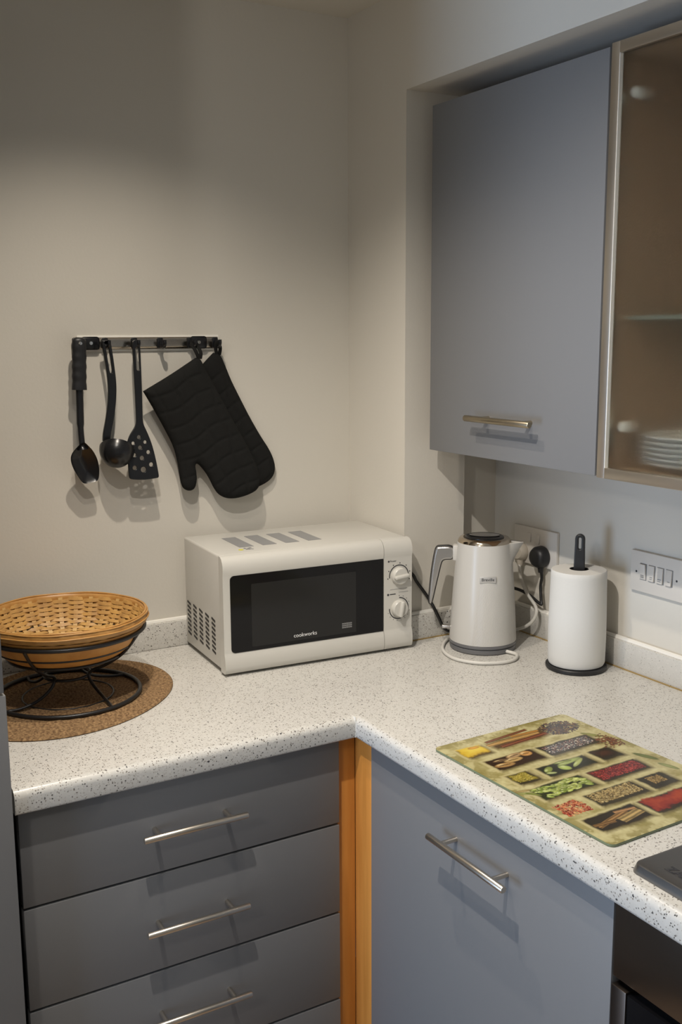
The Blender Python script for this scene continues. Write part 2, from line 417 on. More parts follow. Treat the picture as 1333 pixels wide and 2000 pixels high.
XR, YRL, YRR = -.3252, -.623, -1.2264
def base_cabinet():
    t = thing('base_cabinet', 'grey single-door base cabinet with a horizontal bar handle beside the oven', 'cabinet')
    MB().box(XR+.021, .26, YRR+.002, YRL, FZ+.12, -T-.0005).build('carcass', M_['dark'], t)
    MB().box(XR+.07, XR+.09, YRR, YRL, FZ, FZ+.12).build('plinth', M_['grey'], t)
    d = MB().box(XR, XR+.018, YRR, YRL, FZ+.13, -.0425, bev=.0012).build('door', M_['grey'], t)
    bar_handle(.193, d, (XR-.033, -.9455, -.115), (0, 1, 0), (1, 0, 0))
base_cabinet()
def oven():
    t = thing('oven', 'dark stainless built-in oven at the bottom right under the hob', 'oven')
    y0, y1 = -1.83, -1.2310
    MB().box(XR+.02, .2, y0, y1, FZ+.2, -T-.0005).build('body', M_['dark'], t)
    MB().box(XR-.002, XR+.02, y0, y1, -.152, -.0425, bev=.0015).build('control_panel', M_['dsteel'], t)
    d = MB()
    d.box(XR-.004, XR+.018, y1-.026, y1, -.70, -.163, bev=.0015); d.box(XR-.004, XR+.018, y0, y0+.026, -.70, -.163, bev=.0015)
    d.box(XR-.004, XR+.018, y0+.026, y1-.026, -.70, -.66, bev=.0015)
    d = d.build('door', M_['dsteel2'], t)
    MB().box(XR-.002, XR+.016, y0+.0262, y1-.0262, -.66, -.166, bev=.001).build('door_glass', M_['glassblk'], d)
    MB().box(XR+.10, XR+.12, y0, y1, FZ, FZ+.19).build('plinth', M_['grey'], t)
oven()
def hob():
    t = thing('hob', 'stainless steel hob let into the worktop at the lower right edge of the photo', 'hob', (0, 0, 0))
    mb = MB(); bm = mb.bm
    x0, x1, y0, y1 = -.318, .20, -1.84, -1.243; rc = .012
    rows = []
    for ins, z in ((0, .0004), (0, .0015), (.0025, .0105), (.0032, .0120), (.0045, .0126), (.007, .0128)):
        a0, a1, b0, b1 = x0+ins, x1-ins, y0+ins, y1-ins; r = rc
        ring = []
        for cx, cy, s in ((a1-r, b1-r, 0), (a0+r, b1-r, 1), (a0+r, b0+r, 2), (a1-r, b0+r, 3)):
            ring += [bm.verts.new((cx+r*math.cos(s*PI/2+i*PI/12), cy+r*math.sin(s*PI/2+i*PI/12), z)) for i in range(7)]
        rows.append(ring)
    n = len(rows[0])
    for a, b in zip(rows, rows[1:]):
        for i in range(n): bm.faces.new((a[i], a[(i+1) % n], b[(i+1) % n], b[i]))
    bm.faces.new(rows[-1]); bm.faces.new(rows[0][::-1])
    mb.build('hob_plate', M_['hob'], t, 25)
    MB().text('ZANUSSI', .0185, Matrix(((0, 1, 0, -.2885), (-1, 0, 0, -1.2800), (0, 0, 1, .0129), (0, 0, 0, 1))), .0002, 'LEFT', .03).build('lettering', M_['ink'], t)
hob()
def tall_cabinet():
    t = thing('tall_cabinet', 'tall grey fridge housing at the left edge beside the worktop', 'cabinet')
    x1 = -.9535
    MB().box(-1.56, x1-.004, -.585, -.002, FZ+.1, HC-.08).build('carcass', M_['grey'], t)
    MB().box(-1.56, x1, -.606, -.588, FZ+.12, .1575, bev=.0012).build('door', M_['grey'], t)
    MB().box(-1.56, x1-.0022, -.606, -.588, .162, HC-.08, bev=.0012).build('door', M_['grey'], t)
tall_cabinet()
XD, Y0, Y1, ZB, ZT = .0364, -.2823, -.7885, .4356, 1.1485
def wall_cabinet():
    t = thing('wall_cabinet', 'grey wall cabinet with a solid door hung in the recess over the kettle', 'cabinet')
    MB().box(XD+.020, XB-.001, Y1+.001, Y0-.001, ZB+.002, ZT).build('carcass', M_['carc'], t)
    d = MB().box(XD, XD+.018, Y1, Y0, ZB, ZT, bev=.0012).build('door', M_['grey'], t)
    bar_handle(.198, d, (XD-.033, -.5505, .5166), (0, 1, 0), (1, 0, 0), 'brass', .0064)
wall_cabinet()
def glass_cabinet():
    t = thing('glass_wall_cabinet', 'wall cabinet with a frosted glass door in an aluminium frame', 'cabinet')
    a, b, z0, z1, fw = -.7955, -1.295, .4340, 1.1520, .0185
    c = MB(); x = XD+.020
    c.box(x, XB-.001, a-.017, a-.001, z0, z1-.002); c.box(x, XB-.001, b, b+.016, z0, z1-.002)
    c.box(x, XB-.001, b+.016, a-.017, z0, z0+.016); c.box(x, XB-.001, b+.016, a-.017, z1-.018, z1-.002); c.box(XB-.008, XB-.001, b+.016, a-.017, z0+.016, z1-.018)
    c.build('carcass', M_['carc'], t)
    MB().box(x+.02, XB-.01, b+.017, a-.018, .706, .712).build('shelf', M_['shelf'], t)
    f = MB(); xf0, xf1 = XD-.003, XD+.017
    f.box(xf0, xf1, a-fw, a, z0, z1, bev=.001); f.box(xf0, xf1, b, b+fw, z0, z1, bev=.001)
    f.box(xf0, xf1, b+fw, a-fw, z0, z0+fw, bev=.001); f.box(xf0, xf1, b+fw, a-fw, z1-fw, z1, bev=.001)
    d = f.build('door_frame', M_['alu'], t)
    MB().box(XD+.004, XD+.008, b+fw, a-fw, z0+fw, z1-fw).build('glass_pane', M_['frost'], d)
    MB().box(xf0+.0005, XD+.006, a-fw-.0007, a-fw+.0003, z0+fw, z1-fw).build('glazing_bead', M_['sil'], d)['label'] = 'thin pale bead beside the glass'
    for z in (1.0725, .5235):
        MB().lathe([(0, 0), (.008, 0), (.011, .012), (0, .012)], 16, M=Matrix.Translation((XD+.022, a-fw-.014, z)) @ Matrix.Rotation(PI/2, 4, 'Y')).build('hinge', M_['white'], d)
    plates = []
    for k in range(6):
        zz = z0+.0165+k*.0090
        p = MB().lathe([(0, 0), (.055, 0), (.06, .003), (.095, .014), (.096, .016), (.058, .006), (0, .0045)], 48)
        o = p.build('plate', M_['china']); o.location = (.16, -.912, zz)
        tag(o, ('lowest', 'second lowest', 'third lowest', 'third from top', 'second from top', 'topmost')[k]+' white china plate of the stack behind the frosted glass door', 'plate', 'plates stacked in the glass cabinet')
glass_cabinet()

# ------------------------------------------------------------------ hook rail and what hangs on it
HX = (-.653, -.592, -.529, -.472, -.404, -.346)
def hook_rail():
    t = thing('hook_rail', 'short polished metal hook rail screwed to the left wall', 'rail', (0, 0, 0))
    prof = [(-.003, .6560), (-.006, .6560), (-.0082, .6580), (-.0090, .6620), (-.0090, .6740), (-.0082, .6785), (-.006, .6805), (-.003, .6805)]
    MB().box(-.648, -.334, -.0035, -.0005, .6515, .6845, bev=.001).build('highlight_strip', M_['sil'], t)['label'] = 'white strip standing in for the highlights along the rail edges'  # added white strip imitating the bright highlights above and below the rail
    MB().sweep(prof, -.655, -.338).build('rail_strip', M_['rail'], t, 40)
    for cx in (-.622, -.384):
        e = MB().box(cx-.0185, cx+.0185, -.0125, -.006, .6555, .682, bev=.005).build('end_plate', M_['blackgloss'], t)
        MB().lathe([(0, .0022), (.0035, .002), (.0045, 0), (0, 0)], 16, M=Matrix.Translation((cx, -.0123, .669)) @ Matrix.Rotation(PI/2, 4, 'X')).build('screw', M_['chrome'], e)
    for hx in HX:
        h = MB(); h.box(hx-.007, hx+.007, -.0125, -.006, .657, .680, bev=.003)
        h.tube(spline([(hx, -.009, .664), (hx, -.020, .6595), (hx, -.033, .6605), (hx, -.038, .667), (hx, -.0375, .674)], 5), [.0038]*20+[.0045], 10)
        h.build('hook', M_['blackgloss'], t)
hook_rail()
XZ = Matrix(((1, 0, 0, 0), (0, 0, -1, 0), (0, 1, 0, 0), (0, 0, 0, 1)))   # plate local (x,y,z) -> world (x,-z,y)
def spoon():
    t = thing('serving_spoon', 'black solid serving spoon with a thick ribbed grip, first from the left on the rail', 'spoon', (0, 0, 0))
    g = []
    for i in range(29):
        z = .681-i*.105/28; w = .0146+.0006*math.cos(i*2*PI/5.2)
        if i == 0: w = .007
        if i == 1: w = .0125
        if i > 26: w = .0155
        g.append((( -.6535-.0045*i/28), -.0385, z, w))
    mb = MB(); mb.tube([(a, b, c) for a, b, c, d in g], [d for a, b, c, d in g], 20, flat=((0, 1, 0), .62))
    gr = mb.build('grip', M_['blackmatt'], t, 60)
    MB().lathe([(0, .002), (.003, .0018), (.004, 0), (0, 0)], 14, M=Matrix.Translation((-.6535, -.0470, .669)) @ Matrix.Rotation(PI/2, 4, 'X')).build('hang_hole', M_['chrome'], gr)
    MB().tube(spline([(-.658, -.0385, .579), (-.659, -.040, .54), (-.6605, -.043, .50), (-.660, -.046, .468), (-.659, -.048, .455)], 5), [.0075]*10+[.0062]*8+[.0075, .009, .011], 14, flat=((0, 1, 0), .7)).build('neck', M_['blackgloss'], t, 60)
    ol = [(-.664, .470), (-.675, .460), (-.684, .449), (-.6865, .437), (-.682, .420), (-.672, .402), (-.663, .388), (-.658, .3845), (-.652, .384), (-.634, .387), (-.6295, .389), (-.6265, .398), (-.6265, .417), (-.631, .436), (-.640, .453), (-.650, .464), (-.657, .471)]
    ol = chaikin(ol, 2)
    cx, cz = -.656, .428
    def dish(x, z, d): return -.047+.013*min(1, (d/.022))**.8-.010*(z-cz)/.06
    pillow(ol, .0028, lambda x, z, d: dish(x, z, d)-.0015, lambda x, z, d: dish(x, z, d)+.0018).build('bowl', M_['blackgloss'], t, 70)
spoon()
def ladle():
    t = thing('ladle', 'black soup ladle with a slotted handle, second from the left on the rail', 'ladle')
    # handle: flat bar with long slot, bent gently
    n = 14
    cl = spline([(-.5985, .675), (-.5955, .655), (-.5915, .62), (-.589, .585), (-.591, .55), (-.597, .515), (-.604, .485), (-.606, .468)], 6)
    top = []; m = len(cl)
    L = []; Rr = []
    for i, p in enumerate(cl):
        q = cl[min(i+1, m-1)]-cl[max(i-1, 0)]; q.normalize(); nn = Vector((-q.y, q.x)); f = i/(m-1)
        wd = .0095-.0015*f if f > .04 else .0075
        L.append(p+nn*wd); Rr.append(p-nn*wd)
    ol = [tuple(p) for p in L]+[tuple(p) for p in Rr[::-1]]
    ol = chaikin(ol, 1)
    s0, s1 = [], []
    for i in range(1, 15):
        p = cl[i]; q = (cl[i+1]-cl[i-1]).normalized(); nn = Vector((-q.y, q.x)); wd = .0030 if 1 < i < 14 else .0015
        s0.append(tuple(p+nn*wd)); s1.append(tuple(p-nn*wd))
    MB().plate([ol, s0+s1[::-1]], .008, .002, Matrix.Translation((0, -.0355, 0)) @ XZ).build('handle', M_['blackgloss'], t, 40)
    R = .0365; prof = []
    for i in range(13): a = i*PI/24; prof.append((R*math.sin(a), -R*1.12*math.cos(a)))
    prof += [(R-.0022, 0)]+[((R-.0025)*math.sin(a), -(R-.0025)*1.12*math.cos(a)) for a in [i*PI/24 for i in range(11, -1, -1)]]
    Mx = Matrix.Translation((-.5850, -.0395, .4515)) @ Matrix.Rotation(math.radians(24), 4, 'Y') @ Matrix.Rotation(math.radians(-36), 4, 'X')
    MB().lathe(prof, 40, M=Mx).build('bowl', M_['blackgloss'], t, 60)
ladle()
def turner():
    t = thing('slotted_turner', 'black perforated spatula with round holes, third from the left on the rail', 'spatula')
    ol = [(-.5425, .670), (-.5385, .6755), (-.530, .6755), (-.526, .670), (-.5265, .62), (-.5275, .56), (-.529, .512), (-.528, .500), (-.520, .482), (-.5115, .458), (-.5045, .425), (-.4998, .392), (-.5005, .3865), (-.504, .3855), (-.530, .3835), (-.558, .386), (-.5635, .3885), (-.5655, .394), (-.5655, .430), (-.5665, .460), (-.560, .478), (-.548, .494), (-.544, .502), (-.543, .515), (-.5425, .56), (-.543, .62)]
    ol = chaikin(ol, 2)
    holes = [slot(-.5335, .612, .662, .0032)]
    for px, pz, r in ((-.5395, .474, .0042), (-.5525, .462, .0036), (-.5265, .463, .0036), (-.538, .452, .0044), (-.5515, .437, .0042), (-.5205, .4415, .0042), (-.535, .430, .0048), (-.552, .4105, .0046), (-.5155, .415, .0046), (-.533, .4055, .0060)):
        holes.append(circ(px, pz, r, 18))
    MB().plate([ol]+holes, .0055, .0012, Matrix.Translation((0, -.0365, .67)) @ Matrix.Rotation(-.045, 4, 'X') @ Matrix.Translation((0, 0, -.67)) @ XZ).build('turner_body', M_['blackgloss'], t, 40)
turner()
def quilt(x, z, s=.038, ph=0):
    g = 0
    for dx, dz in ((.94, .34), (-.42, .91)):
        u = (x*dx+z*dz+.004*math.sin((x*dz-z*dx)*60+ph))/s+ph; d = abs(u-round(u))*s
        g = max(g, math.exp(-(d/.0028)**2))
    return g
def mitt(name, label, poly, corners, yc, T_, ph, loop):
    pts = []
    for i, p in enumerate(poly):
        pts += [p, p, p] if i in corners else [p]
    pts = chaikin(pts, 2)
    t = thing(name, label, 'oven glove', (0, 0, 0), 0, 'black oven gloves on the rail')
    def h(d): k = min(d/.022, 1); return T_*math.sqrt(max(0, 1-(1-k)**2))
    def wob(x, z): return .003*math.sin(x*28+z*19+ph)
    pillow(pts, .0034, lambda x, z, d: yc+wob(x, z)-h(d)+.0024*quilt(x, z, ph=ph)*min(d/.01, 1), lambda x, z, d: yc+wob(x, z)*.5+h(d)*.75).build('quilted_shell', M_['cloth'], t, 80)
    mb = MB(); mb.tube(spline(loop, 6), .0042, 10, flat=((0, 1, 0), .35)); mb.build('hanging_loop', M_['cloth'], t, 60)
    return t
G1 = [(-.4020, .6370), (-.4600, .6040), (-.5235, .5690), (-.5010, .5296), (-.4742, .4795), (-.4581, .4456), (-.4511, .4120), (-.4465, .3726), (-.4412, .3565), (-.4284, .3499), (-.4164, .3512), (-.4088, .3630), (-.4081, .3866), (-.4122, .4071), (-.4062, .4101), (-.3911, .3922), (-.3796, .3733), (-.3705, .3532), (-.3599, .3375), (-.3418, .3268), (-.3169, .3248), (-.2853, .3314), (-.2630, .3411), (-.2554, .3640), (-.2648, .3996), (-.2890, .4471), (-.3188, .4997), (-.3594, .5738), (-.3844, .6184), (-.3920, .6350)]
G2 = [(-.3817, .6180), (-.3533, .6462), (-.3365, .6430), (-.3250, .6169), (-.3135, .5887), (-.2946, .5521), (-.2681, .5021), (-.2411, .4570), (-.2185, .4242), (-.2060, .3941), (-.2064, .3705), (-.2198, .3537), (-.2525, .3409), (-.2900, .3370), (-.345, .365), (-.39, .45), (-.43, .56)]
mitt('oven_mitt', 'black quilted oven glove hanging in front with its thumb showing', G1, (0, 2), -.0385, .0125, .2, [(-.396, -.038, .634), (-.4035, -.040, .650), (-.4085, -.030, .666), (-.404, -.024, .6685), (-.398, -.030, .664), (-.3925, -.040, .648), (-.393, -.038, .634)])
mitt('oven_mitt', 'black oven glove hanging half hidden behind the other one', G2, (1,), -.0150, .0075, .9, [(-.345, -.016, .642), (-.3495, -.022, .655), (-.350, -.026, .6665), (-.346, -.024, .6685), (-.341, -.022, .664), (-.338, -.020, .655), (-.339, -.016, .641)])

# ------------------------------------------------------------------ mat, stand, basket
def place_mat():
    prof = [(.2035, .0002), (.2055, .002), (.2035, .0042)]
    n = 34
    for i in range(n*2):
        r = .2035*(1-i/(n*2)); prof.append((r, .0042+(.0012 if i % 2 else -.0004)))
    prof.append((0, .004)); prof.append((0, .0002))
    o = MB().lathe(prof, 72, fn=lambda r, z, a: r*(1.005+.10*math.cos(2*(a-math.radians(38))))).build('place_mat', M_['jute'], None, 70); o.location = (-.762, -.2205, 0)
    tag(o, 'round brown woven jute mat under the wire stand', 'mat')
place_mat()
BX, BY = -.7592, -.2180
def ringpts(r, z, n=64): return [(r*math.cos(i*2*PI/n), r*math.sin(i*2*PI/n), z) for i in range(n)]
def stand():
    t = thing('wire_stand', 'black wire pedestal stand on the jute mat holding the basket', 'stand', (BX, BY, .0048), .35)
    dz = -.0048
    MB().tube(ringpts(.136, .0042), .0042, 10, True).build('base_ring', M_['wire'], t, 60)
    for r, z, w in ((.1485, .136, .0042), (.1285, .110, .003), (.1085, .0895, .003), (.043, .046, .003), (.085, .0045, .002)):
        MB().tube(ringpts(r, z+dz), w, 10, True).build('hoop', M_['wire'], t, 60)
    for k in range(4):
        a0 = k*PI/2; pr = [(.136, .009, .0), (.11, .010, .10), (.08, .018, .22), (.056, .032, .34), (.046, .046, .42), (.053, .057, .46), (.080, .069, .46), (.1115, .0895, .46), (.1315, .110, .46), (.149, .134, .46)]
        MB().tube(spline([(r*math.cos(a0+a), r*math.sin(a0+a), z+dz) for r, z, a in pr], 6), .003, 10).build('leg', M_['wire'], t, 60)
stand()
def basket():
    t = thing('wicker_basket', 'round woven bamboo bread basket in the black wire stand', 'basket', (BX, BY, 0), .1)
    def R(z): # inner wall radius of the weave at height z
        pts = [(.078, .070), (.0835, .088), (.092, .104), (.105, .121), (.120, .1335), (.136, .1415), (.150, .1470), (.162, .1500)]
        for (z0, r0), (z1, r1) in zip(pts, pts[1:]):
            if z <= z1: return r0+(r1-r0)*(z-z0)/(z1-z0)
        return pts[-1][1]
    NS = 30
    MB().lathe([(0, .0760), (.072, .0760), (.076, .0775), (.072, .0795), (0, .0795)], 60).build('bottom', M_['wicker'], t)
    # stakes: flat uprights following the wall
    mb = MB(); zs = [.080+i*(.160-.080)/9 for i in range(10)]
    w = .0042; bm = mb.bm; rows = []
    for z in zs:
        r = R(z)-.0012; rows.append([bm.verts.new((r-.0007, -w, z)), bm.verts.new((r-.0007, w, z)), bm.verts.new((r+.0007, w, z)), bm.verts.new((r+.0007, -w, z))])
    for a, b in zip(rows, rows[1:]):
        for i in range(4): bm.faces.new((a[i], a[(i+1) % 4], b[(i+1) % 4], b[i]))
    bm.faces.new(rows[0][::-1]); bm.faces.new(rows[-1])
    st = mb.build('stake', M_['stake'], t, 40)
    for k in range(1, NS):
        c = st.copy(); C.objects.link(c); c.parent = t; c.rotation_euler = (0, 0, k*2*PI/NS)
    # weavers: each a flat strip going in and out of the stakes
    nw = 19; n = NS*8; rb = random.Random(3)
    for j in range(nw):
        z = .0795+j*(.157-.0795)/(nw-1); hh = .0030+.0006*rb.random(); mb = MB(); bm = mb.bm; rows = []
        for i in range(n):
            a = i*2*PI/n; o = .0028*math.sin(a*NS/2+(PI if j % 2 else 0)+PI/2); r = R(z)+o; sl = (R(z+.003)-R(z-.003))/.006
            k = hh/math.sqrt(1+sl*sl)
            q = []; zj = .0006*math.sin(a*5+j*2.1)+.0004*math.sin(a*13+j)
            for dr, dz in ((-.0006, -1), (-.0006, 1), (.0006, 1), (.0006, -1)):
                rr = r+dr+sl*k*dz; q.append(bm.verts.new((rr*math.cos(a), rr*math.sin(a), z+zj+k*dz)))
            rows.append(q)
        for i in range(n):
            a, b = rows[i], rows[(i+1) % n]
            for k in range(4): bm.faces.new((a[k], a[(k+1) % 4], b[(k+1) % 4], b[k]))
        mb.build('weaver', M_['wicker'], t, 50)
    # outer lining strip and bound rim
    zs = [.0765, .080, .088, .097, .107, .117, .127, .137, .146]
    MB().lathe([(.070, .0745)]+[(R(z)+.0040, z-.001) for z in zs]+[(R(z)+.0034, z-.001) for z in zs[::-1]]+[(.070, .0752)], 90).build('outer_strip', M_['outer'], t, 50)
    mb = MB()
    mb.lathe([(.1475, .1490), (.1525, .1480), (.1550, .1500), (.1560, .1560), (.1562, .1610), (.1550, .1650), (.1525, .1668), (.1500, .1655), (.1485, .1600), (.1475, .1490)], 90, fn=lambda r, z, a: r+.0006*math.sin(a*17+z*90)+.0004*math.sin(a*41))
    for r, z, rr in ((.1552, .1655, .0017), (.1520, .1675, .0018), (.1575, .1570, .0014)):
        mb.tube([(p[0], p[1], p[2]+.0006*math.sin(i*.5+z*800)) for i, p in enumerate(ringpts(r, z, 90))], rr, 8, True)
    mb.build('rim', M_['rim'], t, 70)
basket()

# ------------------------------------------------------------------ microwave
def microwave():
    th = math.radians(-3.5)
    t = thing('microwave', 'white countertop microwave oven with a black glass door and two dials', 'microwave', (-.455, -.272, 0), th)
    W, D, Z0, Z1 = .4375, .25, .006, .2475
    MB().box(.002, W-.002, .024, D, Z0+.002, Z1, bev=.005, seg=3).build('casing', M_['white'], t)
    for x in (.03, W-.03):
        for y in (.05, D-.03): MB().lathe([(0, .0003), (.011, .0003), (.012, .0085), (0, .0085)], 16, (x, y, 0)).build('foot', M_['blackmatt'], t)
    # front: curved top brow and protruding bottom lip
    prof = [(.0235, Z0), (.001, Z0), (-.002, Z0+.003), (-.0038, .018), (-.0036, .030), (-.0018, .040), (.0006, .0465), (.0012, .050), (.0012, .206), (.0006, .211), (-.0005, .2175), (.0, .228), (.0024, .2362), (.007, .2425), (.0135, .2465), (.0235, Z1)]
    sx = .3665
    d = MB().sweep(prof, 0, sx).build('door', M_['white'], t, 40)
    cp = MB().sweep(prof, sx+.0012, W).build('control_panel', M_['white'], t, 40)
    # black glass with rounded left corners
    def rr(x0, x1, z0, z1, r, n=6):
        o = [(x1, z0), (x1, z1)]
        o += [(x0+r-r*math.sin(a), z1-r+r*math.cos(a)) for a in [i*PI/2/n for i in range(n+1)]]
        o += [(x0+r-r*math.cos(a), z0+r-r*math.sin(a)) for a in [i*PI/2/n for i in range(n+1)]]
        return o
    F = Matrix(((1, 0, 0, 0), (0, 0, -1, 0), (0, 1, 0, 0), (0, 0, 0, 1)))
    def P(y): return Matrix.Translation((0, y, 0)) @ F
    g = MB().plate([rr(.0150, sx-.0008, .0480, .2085, .009)], .0014, .0003, P(.0006)).build('door_glass', M_['glassblk'], d)
    MB().plate([rr(.0600, .2990, .0560, .1880, .003)], .0003, 0, P(-.0002)).build('viewing_window', M_['window'], g)
    MB().text('cookworks', .0118, P(-.00045) @ Matrix.Translation((.1795, .0665, 0)), .0002).build('lettering', M_['lightprint'], g)
    mb = MB(); rnd = random.Random(4)
    for i in range(5):
        for j in range(3):
            a = .2655+i*.0048; b = .0675+j*.0042
            mb.plate([[(a, b), (a+.0042, b), (a+.0042, b+.0024+.0008*rnd.random()), (a, b+.003)]], .0001, 0, P(-.00042))
    mb.build('small_label', M_['print'], g)['kind'] = 'stuff'
    # dials
    for zc, rot, a0, a1 in ((.1672, math.radians(6), -20, 190), (.0945, math.radians(80), -182, 88)):
        xc = .4050; yb = .0012
        k = MB().lathe([(0, 0), (.0190, 0), (.0196, .003), (.0180, .010), (.0165, .0115), (0, .0118)], 40, M=Matrix.Translation((xc, yb, zc)) @ Matrix.Rotation(PI/2, 4, 'X'))
        kk = k.build('dial', M_['white'], cp, 40)
        MB().box(-.0178, .0178, -.0042, .0042, .008, .0185, bev=.003, seg=3, M=Matrix.Translation((xc, yb, zc)) @ Matrix.Rotation(PI/2, 4, 'X') @ Matrix.Rotation(rot, 4, 'Z')).build('grip', M_['white'], kk)
        arc = MB(); o = []; ii = []
        for i in range(41):
            a = math.radians(a0+(a1-a0)*i/40); o.append((xc+.0245*math.cos(a), zc+.0245*math.sin(a))); ii.append((xc+.0224*math.cos(a), zc+.0224*math.sin(a)))
        arc.plate([o+ii[::-1]], .0004, 0, P(.0011))
        nt = 7 if zc > .12 else 14
        for i in range(nt):
            a = math.radians(a0+(a1-a0)*i/(nt-1)); s = .0009 if zc < .12 else .0014
            cx, cz = xc+.0278*math.cos(a), zc+.0278*math.sin(a)
            if abs(cx-xc) > .0275 or cx > W-.003: continue
            arc.plate([circ(cx, cz, s, 6)], .0004, 0, P(.0011))
        arc.build('dial_marks', M_['ink'], cp)['kind'] = 'stuff'
    lp = MB(); lp.plate([circ(.3795, .2005, .0022, 12)], .0004, 0, P(.0011)); lp.text('Power', .0058, P(.0010) @ Matrix.Translation((.3905, .2005, 0)), .0001)
    lp.plate([circ(.3782, .1268, .0025, 12)], .0004, 0, P(.0011)); lp.plate([[(.3825, .1260), (.397, .1260), (.397, .1280), (.3825, .1280)]], .0004, 0, P(.0011))
    lp.build('panel_print', M_['ink'], cp)['kind'] = 'stuff'
    gp = MB(); gp.plate([[(.405, .1295), (.428, .1295), (.428, .1303), (.405, .1303)]], .0004, 0, P(.0011)); gp.plate([[(.383, .1372), (.425, .1372), (.425, .1380), (.383, .1380)]], .0004, 0, P(.0011))
    gp.build('panel_lines', M_['print'], cp)['kind'] = 'stuff'
    # vents on the left side: slanted slots
    v = MB()
    for c in range(5):
        for r in range(8):
            y = .225-c*.0392; z = .104-r*.0098
            v.box(-.0110, .0110, -.0010, .0010, -.0027, .0027, bev=.0008, seg=1, M=Matrix.Translation((.0022, y, z)) @ Matrix.Rotation(PI/2, 4, 'Z') @ Matrix.Rotation(math.radians(-9), 4, 'Y'))
    v.build('vent_slots', M_['dark'], t)['kind'] = 'stuff'
    # stickers on top
    for i in range(4):
        x = .068+i*.0525; sk = MB().box(x, x+.0315, .080, .190, Z1+.0001, Z1+.0006).build('top_sticker', M_['sticker'], t)
    s = MB(); s.plate([circ(.062, .057, .0055, 10)], .0005, 0, Matrix.Translation((0, 0, Z1+.0004))); s.build('yellow_mark', M_['yellow'], t)
    s = MB()
    for i in range(6): s.box(.072+.006*(i % 3), .0765+.006*(i % 3), .052+.011*(i//3), .056+.011*(i//3)+.004*(i % 2), Z1+.0001, Z1+.0006)
    s.build('small_print', M_['print'], t)['kind'] = 'stuff'
    # mains lead: round behind the kettle to the plug in the right socket
    inv = (Matrix.Translation((-.455, -.272, 0)) @ Matrix.Rotation(th, 4, 'Z')).inverted()
    pts = [(-.004, -.080, .20), (.004, -.13, .195), (.010, -.205, .170), (.0195, -.2445, .151), (.0301, -.2455, .1335), (.0586, -.248, .0951), (.069, -.2625, .0673), (.0799, -.2650, .0447), (.0888, -.2665, .027), (.105, -.268, .012), (.14, -.270, .016), (.20, -.268, .06), (.235, -.272, .098), (.252, -.316, .1045), (.262, -.356, .0975), (.2655, -.386, .085), (.268, -.3965, .0815), (.270, -.3925, .090), (.274, -.3850, .120), (.275, -.387, .142), (.2735, -.385, .158)]
    MB().tube([inv @ p for p in spline(pts, 8)], .0036, 10).build('mains_lead', M_['cable_b'], t, 70)['label'] = 'black mains lead'
    pl = MB()
    pl.lathe([(0, 0), (.023, 0), (.025, .004), (.024, .018), (.019, .026), (.012, .028), (0, .0285)], 28, M=inv @ Matrix.Translation((.2812, -.3830, .1880)) @ Matrix.Rotation(-PI/2, 4, 'Y'))
    pl.tube([inv @ Vector(p) for p in ((.2735, -.3832, .170), (.2735, -.3838, .160), (.2735, -.3845, .152))], [.009, .0065, .0055], 14)
    pl.build('plug', M_['blackmatt'], t, 50)['label'] = 'black three-pin plug'
microwave()

